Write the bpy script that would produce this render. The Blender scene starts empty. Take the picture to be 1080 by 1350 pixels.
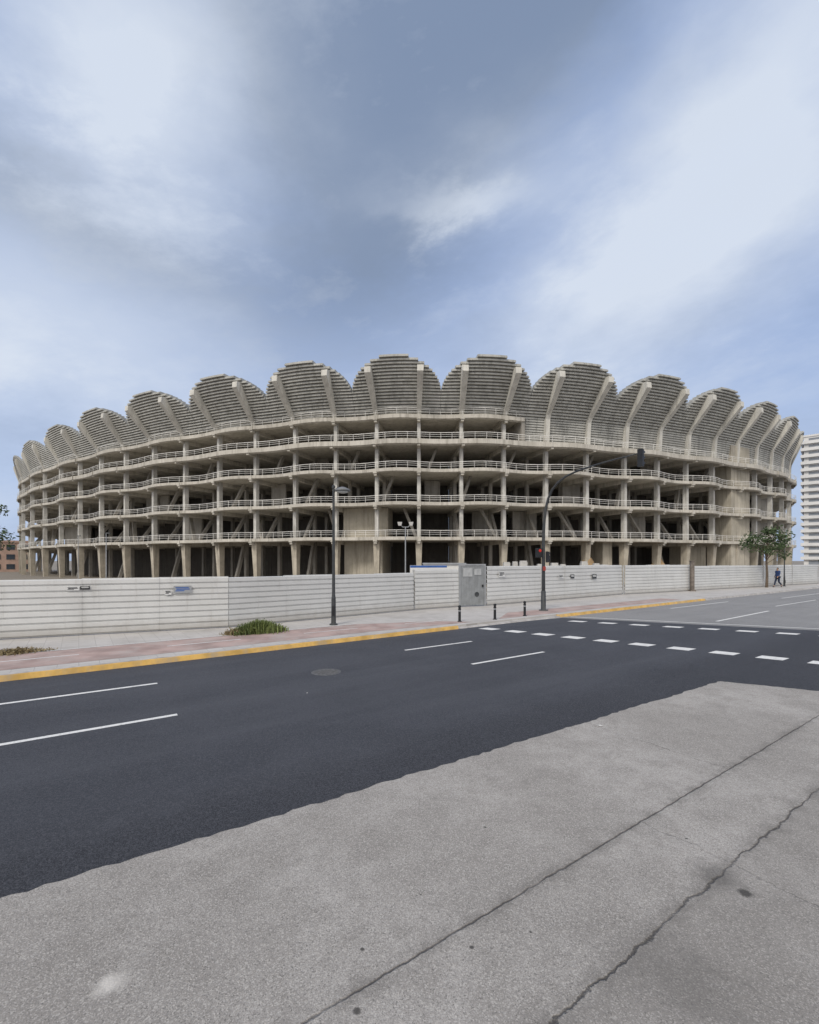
import bpy, math, random
from mathutils import Vector, Matrix
random.seed(7)
D=bpy.data
scene=bpy.context.scene
COL=scene.collection
scene.view_settings.view_transform='Standard'
scene.view_settings.look='None'
scene.view_settings.exposure=0

# ------------------------------------------------------------ materials
class NT:
    def __init__(s,tree):
        s.t=tree; s.n=tree.nodes; s.l=tree.links
    def node(s,kind,**kw):
        n=s.n.new(kind)
        for k,v in kw.items(): setattr(n,k,v)
        return n
    def put(s,sock,val):
        if isinstance(val,bpy.types.NodeSocket): s.l.new(val,sock)
        elif isinstance(val,(tuple,list)):
            if len(sock.default_value)==4 and len(val)==3: val=(*val,1)
            sock.default_value=val
        else: sock.default_value=val
    def m(s,op,a,b=None,c=None,clamp=False):
        n=s.node('ShaderNodeMath',operation=op); n.use_clamp=clamp
        s.put(n.inputs[0],a)
        if b is not None: s.put(n.inputs[1],b)
        if c is not None: s.put(n.inputs[2],c)
        return n.outputs[0]
    def mix(s,f,a,b,mode='MIX'):
        n=s.node('ShaderNodeMix',data_type='RGBA',blend_type=mode)
        s.put(n.inputs[0],f); s.put(n.inputs[6],a); s.put(n.inputs[7],b)
        return n.outputs[2]
    def noise(s,co,scale,detail=4,rough=.6,dist=0):
        n=s.node('ShaderNodeTexNoise'); s.put(n.inputs['Vector'],co)
        n.inputs['Scale'].default_value=scale; n.inputs['Detail'].default_value=detail
        n.inputs['Roughness'].default_value=rough; n.inputs['Distortion'].default_value=dist
        return n.outputs[0]
    def voro(s,co,scale):
        n=s.node('ShaderNodeTexVoronoi'); s.put(n.inputs['Vector'],co); n.inputs['Scale'].default_value=scale
        return n
    def sm(s,x,lo,hi,a=0.,b=1.):
        n=s.node('ShaderNodeMapRange',interpolation_type='SMOOTHSTEP'); n.clamp=True
        s.put(n.inputs[0],x); n.inputs[1].default_value=lo; n.inputs[2].default_value=hi
        n.inputs[3].default_value=a; n.inputs[4].default_value=b
        return n.outputs[0]
    def scale(s,co,v):
        n=s.node('ShaderNodeMapping'); s.put(n.inputs[0],co); n.inputs['Scale'].default_value=v
        return n.outputs[0]

def newmat(name):
    m=D.materials.new(name); m.use_nodes=True
    t=NT(m.node_tree); b=m.node_tree.nodes['Principled BSDF']
    b.inputs['Specular IOR Level'].default_value=.3
    co=t.node('ShaderNodeTexCoord').outputs['Object']
    return m,t,b,co
def bump(t,b,h,strength,dist=.02):
    n=t.node('ShaderNodeBump'); t.put(n.inputs['Height'],h); n.inputs['Strength'].default_value=strength
    n.inputs['Distance'].default_value=dist; t.l.new(n.outputs[0],b.inputs['Normal'])

def simple(name,c,rough=.7,var=.15,sc=3.,metal=0,dirt=None,bm=0.):
    m,t,b,co=newmat(name)
    n=t.noise(co,sc,4); 
    lo=tuple(x*(1-var) for x in c); hi=tuple(min(1,x*(1+var)) for x in c)
    col=t.mix(t.sm(n,.3,.7),lo,hi)
    if dirt: 
        d=t.sm(t.noise(t.scale(co,(1,1,.25)),sc*.7,5,.7),.45,.7)
        col=t.mix(t.m('MULTIPLY',d,.7),col,dirt)
    t.put(b.inputs['Base Color'],col); b.inputs['Roughness'].default_value=rough; b.inputs['Metallic'].default_value=metal
    if bm: bump(t,b,t.noise(co,sc*8,4),bm)
    return m

def concrete(name,c,c2,stain,streak=.55,sc=.35,regf=.3):
    m,t,b,co=newmat(name)
    n=t.noise(co,sc,5,.65); reg=t.noise(co,.06,3,.6)
    col=t.mix(t.sm(n,.35,.65),c,c2)
    col=t.mix(t.sm(reg,.42,.62,0,regf),col,tuple(x*.62 for x in c2))
    st=t.sm(t.noise(t.scale(co,(1.6,1.6,.10)),.9,5,.75),.46,.66)
    col=t.mix(t.m('MULTIPLY',st,streak),col,stain)
    fine=t.noise(co,6,3,.7)
    col=t.mix(t.sm(fine,.3,.8,0,.22),col,tuple(x*.5 for x in c))
    t.put(b.inputs['Base Color'],col); b.inputs['Roughness'].default_value=.9
    return m
M_conc=concrete('weathered_concrete',(.44,.415,.37),(.33,.31,.277),(.16,.147,.127))
M_step=concrete('terrace_concrete',(.54,.535,.50),(.45,.445,.415),(.19,.187,.168),.6,regf=.2)
M_fin=concrete('fin_concrete',(.70,.68,.62),(.60,.58,.53),(.27,.255,.225),.4,regf=.1)
M_slab=concrete('slab_concrete',(.62,.585,.52),(.50,.47,.41),(.22,.20,.168),.5,regf=.2)
M_core=concrete('core_concrete',(.53,.485,.40),(.42,.385,.315),(.21,.185,.15),.6)
M_dark=concrete('shaded_interior_concrete',(.15,.137,.12),(.105,.096,.085),(.055,.05,.044))  # darkened concrete: the shade of the deep interior is put into this colour
M_rail=simple('rail_white',(.74,.725,.69),.6,.15,1.)
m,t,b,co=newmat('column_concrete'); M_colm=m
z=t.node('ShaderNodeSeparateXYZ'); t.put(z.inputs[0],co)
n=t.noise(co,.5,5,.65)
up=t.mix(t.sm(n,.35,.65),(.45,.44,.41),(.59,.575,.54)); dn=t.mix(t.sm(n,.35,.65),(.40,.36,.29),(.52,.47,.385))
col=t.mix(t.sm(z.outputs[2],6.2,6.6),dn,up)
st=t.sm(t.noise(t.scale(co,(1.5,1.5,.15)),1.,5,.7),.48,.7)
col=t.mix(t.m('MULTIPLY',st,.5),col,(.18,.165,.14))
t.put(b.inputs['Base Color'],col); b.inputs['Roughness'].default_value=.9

def uvdot(t,co,vec):
    n=t.node('ShaderNodeVectorMath',operation='DOT_PRODUCT'); t.put(n.inputs[0],co); n.inputs[1].default_value=vec
    return n.outputs['Value']
U=(.818,.575); V=(-.575,.818)
# near concrete pavement
m,t,b,co=newmat('pavement_concrete'); M_pave=m
big=t.noise(co,.55,6,.6,.4); med=t.noise(co,5,6,.7); fine=t.noise(co,125,3,.8)
vv=t.voro(co,130); mott=t.noise(co,1.7,5,.6); grit=t.noise(co,38,4,.75)
col=t.mix(t.sm(big,.35,.65),(.335,.312,.284),(.46,.432,.398))
col=t.mix(t.sm(mott,.44,.66,0,.6),col,(.28,.26,.235))
col=t.mix(t.sm(med,.42,.75,0,.5),col,(.25,.231,.208))
col=t.mix(t.sm(grit,.45,.68,0,.35),col,(.19,.176,.16))
col=t.mix(t.sm(fine,.44,.6,.0,.52),col,(.18,.167,.153))
sp=t.node('ShaderNodeSeparateColor'); t.put(sp.inputs[0],vv.outputs['Color'])
col=t.mix(t.sm(sp.outputs[0],.62,1.,0,.5),col,(.62,.585,.535))
col=t.mix(t.sm(sp.outputs[1],.85,1.,0,.55),col,(.10,.095,.089))
wob=t.noise(co,1.6,6,.75); wob2=t.noise(co,9,4,.7)
v=uvdot(t,co,(V[0],V[1],0)); u=uvdot(t,co,(U[0],U[1],0))
vw=t.m('ADD',v,t.m('MULTIPLY',t.m('SUBTRACT',wob,.5),.05)); vw=t.m('ADD',vw,t.m('MULTIPLY',t.m('SUBTRACT',wob2,.5),.035))
vw2=t.m('ADD',v,t.m('MULTIPLY',t.m('SUBTRACT',wob,.5),.15)); vw2=t.m('ADD',vw2,t.m('MULTIPLY',t.m('SUBTRACT',wob2,.5),.06))
def crack(val,c,w):
    d=t.m('ABSOLUTE',t.m('SUBTRACT',val,c))
    return t.sm(d,w*.1,w,1,0),t.sm(d,0,w*10,.45,0)
c1,h1=crack(vw,2.38,.012); c2,h2=crack(vw2,1.62,.013)
uw=t.m('ADD',u,t.m('MULTIPLY',t.m('SUBTRACT',wob,.5),.35))
c3,h3=crack(uw,6.3,.008); c4,h4=crack(uw,4.35,.009)
gate=t.sm(v,2.36,2.40); gate2=t.sm(v,2.36,2.40,1,0)
c3=t.m('MULTIPLY',c3,gate); c4=t.m('MULTIPLY',c4,gate2)
allc=t.m('MAXIMUM',t.m('MAXIMUM',c1,c2),t.m('MULTIPLY',t.m('MAXIMUM',c3,c4),.5))
allc=t.m('MULTIPLY',allc,t.sm(mott,.32,.55,.5,1.))
halo=t.m('MAXIMUM',h1,h2); halo=t.m('MULTIPLY',halo,t.sm(med,.35,.6))
col=t.mix(halo,col,(.14,.13,.118))
side=t.sm(vw2,1.58,1.64,.2,0)
col=t.mix(side,col,(.2,.186,.168))
def spot(cx,cy,r,strength,sharp=.5):
    n=t.node('ShaderNodeVectorMath',operation='DISTANCE'); t.put(n.inputs[0],co); n.inputs[1].default_value=(cx,cy,.03)
    d=t.m('ADD',n.outputs['Value'],t.m('MULTIPLY',t.m('SUBTRACT',med,.5),r*2.4))
    return t.sm(d,r*sharp,r,strength,0)
col=t.mix(spot(-1.76,2.74,.12,.7,.0),col,(.70,.66,.60))
col=t.mix(spot(2.4,3.68,.26,.55,.1),col,(.085,.08,.073))
col=t.mix(spot(1.6,2.75,.5,.4,.1),col,(.125,.117,.107))
sv=t.voro(co,2.6); sr=t.node('ShaderNodeSeparateColor'); t.put(sr.inputs[0],sv.outputs['Color'])
rad=t.m('MULTIPLY',sr.outputs[0],.045)
gum=t.m('MULTIPLY',t.m('LESS_THAN',sv.outputs['Distance'],rad),t.m('GREATER_THAN',sr.outputs[1],.35))
col=t.mix(t.m('MULTIPLY',gum,.65),col,(.08,.075,.07))
for (px,py,r) in [(470,1340,.024),(622,1255,.018),(980,1182,.045),(478,1258,.014),(700,1235,.010),(555,1185,.014),(905,1110,.013),(640,1095,.012)]:
    col=t.mix(spot((px-540)*2.5/(py-739),1550/(py-739),r*1.25,.85,.4),col,(.05,.047,.044))
col=t.mix(t.m('MULTIPLY',allc,.76),col,(.055,.05,.046))
t.put(b.inputs['Base Color'],col); b.inputs['Roughness'].default_value=.92
h=t.m('SUBTRACT',t.m('ADD',fine,t.m('ADD',t.m('MULTIPLY',grit,.8),t.m('MULTIPLY',med,.5))),t.m('MULTIPLY',allc,3.))
bump(t,b,h,.7,.008)
# asphalts
def asphalt(name,a,c,patch,speck,edge=False):
    m,t,b,co=newmat(name)
    big=t.noise(co,.35,5,.6,.6); fine=t.noise(co,95,3,.85); st=t.noise(co,2.2,5,.7); grit=t.noise(co,30,4,.8)
    rot=t.node('ShaderNodeMapping'); t.put(rot.inputs[0],co); rot.inputs['Rotation'].default_value=(0,0,-.613); 
    s2=t.scale(rot.outputs[0],(.09,.9,1)); lane=t.noise(s2,1.,5,.65)
    col=t.mix(t.sm(big,.3,.7),a,c)
    col=t.mix(t.sm(lane,.42,.72,0,.6),col,patch)
    if edge:
        v=uvdot(t,co,(V[0],V[1],0)); v=t.m('ADD',v,t.m('MULTIPLY',t.m('SUBTRACT',st,.5),.9))
        col=t.mix(t.sm(v,4.8,5.9,.6,0),col,(.020,.021,.026))
    col=t.mix(t.sm(grit,.45,.7,0,.45),col,speck)
    col=t.mix(t.sm(fine,.47,.66,0,.75),col,speck)
    col=t.mix(t.sm(fine,.36,.46,.5,0),col,tuple(x*.35 for x in a))
    col=t.mix(t.sm(st,.55,.75,0,.4),col,patch)
    t.put(b.inputs['Base Color'],col); b.inputs['Roughness'].default_value=.9
    bump(t,b,t.m('ADD',fine,grit),.8,.01); return m
M_new=asphalt('fresh_asphalt',(.038,.041,.050),(.054,.057,.068),(.078,.082,.094),(.125,.129,.142),True)
M_old=asphalt('worn_asphalt',(.20,.197,.195),(.25,.247,.243),(.29,.284,.277),(.35,.343,.335))
M_ground=asphalt('dusty_ground',(.24,.21,.175),(.30,.265,.22),(.27,.24,.195),(.2,.18,.155))
m,t,b,co=newmat('marking_paint'); M_mark=m
n=t.noise(co,30,5,.75); n2=t.noise(co,2.5,4,.6)
col=t.mix(t.sm(n,.52,.72,0,.85),(.72,.71,.68),(.2,.2,.2)); col=t.mix(t.sm(n2,.5,.8,0,.5),col,(.33,.33,.32))
t.put(b.inputs['Base Color'],col); b.inputs['Roughness'].default_value=.7
m,t,b,co=newmat('footway_tiles'); M_walk=m
rot=t.node('ShaderNodeMapping'); t.put(rot.inputs[0],co); rot.inputs['Rotation'].default_value=(0,0,-.613)
br=t.node('ShaderNodeTexBrick'); t.put(br.inputs[0],rot.outputs[0]); br.inputs['Scale'].default_value=1.; br.offset=0
br.inputs['Brick Width'].default_value=.4; br.inputs['Row Height'].default_value=.4; br.inputs['Mortar Size'].default_value=.006
br.inputs['Color1'].default_value=(.45,.43,.40,1); br.inputs['Color2'].default_value=(.50,.475,.445,1); br.inputs['Mortar'].default_value=(.34,.32,.30,1)
n=t.noise(co,.8,6,.7); col=t.mix(t.sm(n,.42,.72,0,.6),br.outputs[0],(.33,.305,.28))
t.put(b.inputs['Base Color'],col); b.inputs['Roughness'].default_value=.9
M_bike=simple('cycle_path_red',(.38,.28,.25),.9,.2,1.3,dirt=(.41,.365,.335))
M_kerb=simple('kerb_stone',(.45,.43,.41),.9,.15,3,dirt=(.24,.22,.2))
M_yel=simple('yellow_kerb_paint',(.66,.41,.12),.8,.2,2.5,dirt=(.42,.35,.26))
def fencemat():
    m,t,b,co=newmat('fence_sheet_white')
    geo=t.node('ShaderNodeNewGeometry').outputs['Position']
    z=t.node('ShaderNodeSeparateXYZ'); t.put(z.inputs[0],co)
    info=t.node('ShaderNodeObjectInfo').outputs['Random']
    n=t.noise(geo,.7,5,.65); st=t.noise(t.scale(geo,(5,5,.5)),1.,5,.7); gr=t.noise(geo,3,5,.7)
    col=t.mix(t.sm(n,.3,.7),(.645,.645,.63),(.57,.57,.555))
    col=t.mix(t.m('MULTIPLY',info,.2),col,(.47,.47,.455))
    col=t.mix(t.sm(st,.52,.77,0,.42),col,(.37,.35,.32))
    low=t.m('ADD',z.outputs[2],t.m('MULTIPLY',t.m('SUBTRACT',gr,.5),.5))
    col=t.mix(t.sm(low,.02,.5,.55,0),col,(.32,.295,.26))
    t.put(b.inputs['Base Color'],col); b.inputs['Roughness'].default_value=.36; b.inputs['Specular IOR Level'].default_value=.5
    return m
M_fence=fencemat()
M_post=simple('fence_post',(.46,.46,.445),.6,.15,2)
M_gate=simple('gate_grey',(.25,.262,.27),.5,.12,3,dirt=(.17,.172,.175))
M_poster=simple('poster_white',(.62,.62,.61),.6,.1,5)
M_poster2=simple('poster_faded',(.38,.39,.395),.6,.15,5)
M_black=simple('black_paint',(.022,.023,.025),.45,.2,3)
M_iron=simple('dark_grey_iron',(.045,.049,.053),.5,.2,3,dirt=(.09,.09,.085))
M_shade=simple('lamp_shade_grey',(.16,.165,.17),.5,.15,3)
M_glass=simple('lamp_glass',(.5,.52,.5),.25,.05,3)
M_red=simple('signal_red_lens',(.6,.03,.02),.3,.1,3)
M_grn=simple('signal_green_lens',(.02,.12,.07),.3,.1,3)
M_blue=simple('blue_sheet',(.05,.12,.35),.5,.15,3)
M_bark=simple('bark',(.13,.10,.075),.95,.3,8)
M_brick=simple('brick_facade',(.47,.33,.27),.9,.12,.5)
M_wh=simple('white_render',(.68,.67,.65),.8,.06,.2)
M_block=simple('block_grey',(.50,.49,.47),.9,.2,1)
M_win=simple('window_glass',(.05,.06,.075),.15,.3,.3)
M_winp=simple('window_pale',(.24,.26,.29),.3,.3,.3)  # lighter grey-blue than the other window glass
M_metal=simple('galvanised',(.35,.36,.37),.4,.1,3,metal=.3)
M_orange=simple('ochre_soil',(.33,.23,.13),.95,.2,1)
def leafmat(name,a,c):
    m,t,b,co=newmat(name)
    n=t.noise(co,1.2,3,.6); n2=t.noise(co,14,2)
    col=t.mix(t.sm(n,.35,.65),a,c); col=t.mix(t.sm(n2,.35,.7,0,.6),col,tuple(x*1.6 for x in c))
    t.put(b.inputs['Base Color'],col); b.inputs['Roughness'].default_value=.6
    return m
M_leaf=leafmat('leaves',(.033,.055,.024),(.072,.105,.043))
M_weed=leafmat('weeds',(.06,.085,.025),(.14,.17,.055))
M_weeddry=leafmat('dry_weeds',(.16,.12,.07),(.24,.19,.1))

# ------------------------------------------------------------ mesh builder
class MB:
    def __init__(s): s.v=[]; s.f=[]; s.mi=[]
    def add(s,vs,fs,mi=0):
        o=len(s.v); s.v+= [tuple(p) for p in vs]; s.f+=[tuple(i+o for i in f) for f in fs]; s.mi+=[mi]*len(fs)
    def obox(s,c,ax,ay,az,mi=0):
        c=Vector(c);ax=Vector(ax);ay=Vector(ay);az=Vector(az)
        vs=[c+ax*i+ay*j+az*k for k in(-1,1) for j in(-1,1) for i in(-1,1)]
        s.add(vs,[(0,2,3,1),(4,5,7,6),(0,1,5,4),(2,6,7,3),(0,4,6,2),(1,3,7,5)],mi)
    def box(s,x0,x1,y0,y1,z0,z1,mi=0):
        s.obox(((x0+x1)/2,(y0+y1)/2,(z0+z1)/2),((x1-x0)/2,0,0),(0,(y1-y0)/2,0),(0,0,(z1-z0)/2),mi)
    def frus(s,p0,h0,p1,h1,ax,ay,mi=0):
        ax=Vector(ax);ay=Vector(ay);vs=[]
        for p,h in((p0,h0),(p1,h1)):
            p=Vector(p)
            for i,j in((-1,-1),(1,-1),(1,1),(-1,1)): vs.append(p+ax*i*h[0]+ay*j*h[1])
        s.add(vs,[(3,2,1,0),(4,5,6,7),(0,1,5,4),(1,2,6,5),(2,3,7,6),(3,0,4,7)],mi)
    def rings(s,rings,mi=0,closed=False,cap=True):
        n=len(rings[0]); vs=[p for r in rings for p in r]; fs=[]
        R=len(rings)
        for a in range(R if closed else R-1):
            b=(a+1)%R
            for i in range(n):
                j=(i+1)%n; fs.append((a*n+i,a*n+j,b*n+j,b*n+i))
        if cap and not closed:
            fs.append(tuple(range(n))[::-1]); fs.append(tuple((R-1)*n+i for i in range(n)))
        s.add(vs,fs,mi)
    def tube(s,pts,rad,n=12,mi=0):
        pts=[Vector(p) for p in pts]; rings=[]
        if not isinstance(rad,(list,tuple)): rad=[rad]*len(pts)
        prev=None
        for i,p in enumerate(pts):
            d=(pts[min(i+1,len(pts)-1)]-pts[max(i-1,0)]).normalized()
            if prev is None:
                a=Vector((1,0,0)) if abs(d.x)<.8 else Vector((0,1,0))
                prev=(a-d*a.dot(d)).normalized()
            x=(prev-d*prev.dot(d)).normalized(); prev=x; y=d.cross(x)
            rings.append([p+(x*math.cos(2*math.pi*k/n)+y*math.sin(2*math.pi*k/n))*rad[i] for k in range(n)])
        s.rings(rings,mi)
    def lathe(s,prof,c=(0,0,0),n=24,mi=0):
        c=Vector(c)
        s.rings([[c+Vector((r*math.cos(2*math.pi*k/n),r*math.sin(2*math.pi*k/n),z)) for k in range(n)] for r,z in prof],mi)
    def obj(s,name,mats,parent=None,loc=(0,0,0),smooth=False,rot=0,recalc=True):
        me=D.meshes.new(name); me.from_pydata(s.v,[],s.f); 
        if not isinstance(mats,(list,tuple)): mats=[mats]
        for m in mats: me.materials.append(m)
        for p,i in zip(me.polygons,s.mi): p.material_index=i; p.use_smooth=smooth
        if recalc:
            import bmesh
            bm=bmesh.new(); bm.from_mesh(me); bmesh.ops.recalc_face_normals(bm,faces=bm.faces); bm.to_mesh(me); bm.free()
        me.update()
        o=D.objects.new(name,me); COL.objects.link(o); o.location=loc; o.rotation_euler=(0,0,rot)
        if parent: o.parent=parent
        return o
def empty(name,loc,label,cat,group=None,rot=0):
    o=D.objects.new(name,None); COL.objects.link(o); o.location=loc; o.rotation_euler=(0,0,rot)
    o.empty_display_size=.3; o['label']=label; o['category']=cat
    if group: o['group']=group
    return o
def tag(o,label,cat,group=None):
    o['label']=label; o['category']=cat
    if group: o['group']=group
    return o
def struct(o): o['kind']='structure'; return o
def copy_thing(src,loc,rot,label=None,scale=None):
    n=src.copy(); COL.objects.link(n); n.location=loc; n.rotation_euler=(0,0,rot)
    if scale: n.scale=scale
    if label: n['label']=label
    for c in src.children:
        k=c.copy(); COL.objects.link(k); k.parent=n
        for g in c.children:
            q=g.copy(); COL.objects.link(q); q.parent=k
    return n
def UV(u,v): return (U[0]*u+V[0]*v, U[1]*u+V[1]*v)
def ss(x): x=max(0,min(1,x)); return x*x*(3-2*x)
PIT=-1.9
def gz(x,y):   # the building site lies a little lower than the street
    v=V[0]*x+V[1]*y
    return PIT*ss((v-24)/9)*(1-ss((x-128)/35))*(1-ss((-x-215)/40))*(1-ss((y-300)/60))

# ------------------------------------------------------------ ground & roads
def sheet(name,poly,z,mat):
    b=MB(); b.add([(x,y,z) for x,y in poly],[tuple(range(len(poly)))])
    o=b.obj(name,mat); struct(o); return o
S=2500
xs=[-S,-800,-400]+[-300+6*i for i in range(86)]+[300,800,S]
ys=[-S,-500,-60]+[-30+6*i for i in range(68)]+[600,1200,S]
b=MB(); nx=len(xs)
b.add([(x,y,gz(x,y)) for y in ys for x in xs],[(j*nx+i,j*nx+i+1,(j+1)*nx+i+1,(j+1)*nx+i) for j in range(len(ys)-1) for i in range(nx-1)])
struct(b.obj('ground',M_ground,smooth=True))
vk=lambda u:12.74+.02*max(-5,min(u,34))
road=[UV(-120,-45),UV(260,-45)]+[UV(260,vk(260))]+[UV(u,vk(u)+.02) for u in (34,20,10,0,-5,-120)]
sheet('worn_road',road,.004,M_old)
na=[UV(-120,-8),(30,-20),(30,9.5),(22,13.2),(14.5,16.75),(6.66,20.45)]
uu=6.66*U[0]+20.45*U[1]
na+= [UV(u,vk(u)+.01) for u in (uu-2,5,0,-5,-120)]
sheet('fresh_road',na,.008,M_new)
mk=MB(); Z=.012
def stripe(p,d,L,w,side=None):
    d=Vector((d[0],d[1])).normalized(); s=Vector((-d.y,d.x)) if side is None else Vector(side).normalized()
    p=Vector(p); q=[p,p+d*L,p+d*L+s*w,p+s*w]
    mk.add([(a.x,a.y,Z) for a in q],[(0,1,2,3)])
for k in range(-3,2):
    stripe(UV(-1.35+9.07*k,8.33),U,2.65,.10)
    stripe(UV(-1.2+8.6*k,10.70),U,2.5,.10)
d1=Vector((.778,-.627)); 
for i in range(-1,14):
    p=Vector((3.72,16.5))+d1*1.02*i-d1*.28-Vector(U)*.25
    stripe(p,d1,.56,.48,U)
d2=Vector((.88,-.47))
for i in range(-1,14):
    p=Vector((7.86,18.7))+d2*1.14*i-d2*.28-Vector(U)*.2
    stripe(p,d2,.58,.42,U)
stripe((7.1,20.75),(14.5-6.66,16.75-20.45),20,.12)
stripe((12.6,19.2),(9,6.9),6.5,.12); stripe((20,25.6),(9,6.4),7,.1)
stripe((13.6,24.4),U,7,.1); stripe((24.6,31.),U,12,.1); stripe((33,30),U,8,.1)
struct(mk.obj('road_markings',M_mark,recalc=False))
# near pavement slab with ragged edge
top=[]
n=420
for i in range(n+1):
    u=-30+(40.75)*i/n; v=4.53-.31*max(0,min(1,(u+.5)/11.2))+random.uniform(-.022,.022)+.008*math.sin(u*2.7)
    top.append(UV(u,v))
c0=Vector((6.37,9.63))
for i in range(1,60):
    k=i/59; p=c0+(Vector((9.6,7.9))-c0)*k+Vector((random.uniform(-.015,.015),random.uniform(-.015,.015))); top.append((p.x,p.y))
top+=[(20,2.5),(30,-6),(30,-25),(-45,-25)]
pv=MB(); N=len(top)
pv.add([(x,y,.03) for x,y in top]+[(x,y,0.001) for x,y in top],[tuple(range(N))]+[(i,(i+1)%N,(i+1)%N+N,i+N) for i in range(N)])
struct(pv.obj('near_pavement',M_pave))
# kerb
def kerb(name,u0,u1,mat,h=.12):
    b=MB(); us=[u0+(u1-u0)*i/12 for i in range(13)]
    rings=[]
    for u in us:
        v=vk(u); r=[]
        for dv,z in((0,0.0),(.03,h),(.22,h),(.22,0.0)): 
            x,y=UV(u,v+dv); r.append(Vector((x,y,z)))
        rings.append(r)
    b.rings(rings); o=b.obj(name,mat); struct(o)
    if 'yellow' in name:
        b=MB(); b.rings([[Vector((*UV(u,vk(u)+dv),z)) for dv,z in((.11,h+.001),(.11,h+.005),(.219,h+.005),(.219,h+.001))] for u in us]); struct(b.obj('kerb_top',M_kerb))
kerb('yellow_kerb',-120,11.3,[M_yel]); kerb('dropped_kerb',11.3,17.3,[M_kerb],.05)
kerb('yellow_kerb',17.3,32,[M_yel]); kerb('grey_kerb',32,160,[M_kerb])
us=[-120,-20,-5,0,5,11,17,25,34,60,160]
sw=[UV(u,vk(u)+.222) for u in us]; bk=[UV(160,22),UV(60,21),UV(-120,21)]
b=MB(); P=sw+bk; b.add([(x,y,.118) for x,y in P]+[(x,y,.0) for x,y in P],[tuple(range(len(P)))]+[(i,(i+1)%len(P),(i+1)%len(P)+len(P),i+len(P)) for i in range(len(P))])
struct(b.obj('footway',M_walk))
us2=[-120,-20,-5,0,5,9]
sheet('cycle_path',[UV(u,vk(u)+.7) for u in us2]+[UV(12.5,13.5),UV(11.5,14.5),UV(8.5,15.5),UV(-120,15.5)],.122,M_bike)
b=MB()
for u0 in range(-30,12,4):
    q=[UV(u0,14.5),UV(u0+2,14.5),UV(u0+2,14.57),UV(u0,14.57)]
    b.add([(x,y,.126) for x,y in q],[(0,1,2,3)])
q=[UV(-60,15.52),UV(8.5,15.52),UV(8.5,15.59),UV(-60,15.59)]
b.add([(x,y,.126) for x,y in q],[(0,1,2,3)])
struct(b.obj('cycle_path_markings',M_mark,recalc=False))
sheet('cycle_path_branch',[UV(14,13.6),UV(30,13.9),UV(30,15.1),UV(16,15.0)],.122,M_bike)
# manhole
M_mh=simple('worn_manhole_iron',(.12,.12,.122),.8,.3,14,dirt=(.08,.08,.083))
mh=empty('manhole_cover',(-1.86,10.5,.008),'round grey iron manhole cover set in the dark asphalt','manhole cover')
b=MB(); b.lathe([(.33,0.0),(.33,.003),(.30,.003),(.30,.001)],n=32); b.obj('frame_ring',M_mh,mh)
b=MB(); b.lathe([(.285,.001),(.285,.003),(.001,.0032)],n=32)
for i in range(-4,5):
    w=math.sqrt(max(0,.26**2-(i*.055)**2)); b.box(-w,w,i*.055-.012,i*.055+.012,.0035,.007)
b.obj('lid',M_mh,mh)

# ------------------------------------------------------------ fence
def fence_run(pts,H,name,label,seg=2.4,zb=.12,stick=None):
    p0=Vector(pts[0]); root=empty(name,(p0.x,p0.y,zb),label,'fence',)
    for a,c in zip(pts[:-1],pts[1:]):
        a=Vector(a);c=Vector(c); d=(c-a); ln=d.length; d.normalize(); nrm=Vector((d.y,-d.x))
        k=max(1,round(ln/seg)); s=ln/k
        for i in range(k):
            q=a+d*s*i-p0; e=q+d*(s-.004); b=MB()
            hh=H+random.uniform(-.02,.02); rings=[]
            off=random.uniform(-.012,.012); tilt=random.uniform(-.015,.015)
            prof=[]; nr=9; ph=H/nr
            for r in range(nr):
                z=.02+r*ph*.98
                prof+= [(0,z),(0,z+ph*.18),(.045,z+ph*.26),(.045,z+ph*.88),(0,z+ph*.96)]
            prof.append((0,hh)); 
            full=[(o,z) for o,z in prof]+[(o-.012,z) for o,z in reversed(prof)]
            for P in(q,e):
                rings.append([Vector((P.x+nrm.x*(o+off+tilt*z),P.y+nrm.y*(o+off+tilt*z),z)) for o,z in full])
            b.rings(rings,cap=False); b.obj('panel',M_fence,root)
            b=MB(); b.obox((q.x-nrm.x*.09,q.y-nrm.y*.09,hh/2),(d.x*.035,d.y*.035,0),(nrm.x*.035,nrm.y*.035,0),(0,0,hh/2)); b.obj('post',M_post,root)
    return root
F=[(-34,-1),(-22,7.6),(-12.4,14.1),(-6.45,16.75),(.18,22.5)]
fl=fence_run(F,1.80,'site_fence','long white corrugated sheet fence along the footway')
fm=fence_run([(.24,22.6),(2.5,24.15)],1.93,'site_fence','short white corrugated fence section beside the grey gate',2.9)
fr=fence_run([(4.05,24.75),(14.9,33)],2.08,'site_fence','white corrugated sheet fence between gate and corner')
fr2=fence_run([(15.1,33.0),(22,36.9)],2.05,'site_fence','white corrugated fence panels ending at a rusty post',3)
ff=fence_run([(22.1,37.0),(42.2,48.6),(62,60),(90,73)],1.95,'site_fence','distant white fence along the side footway',3)
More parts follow.
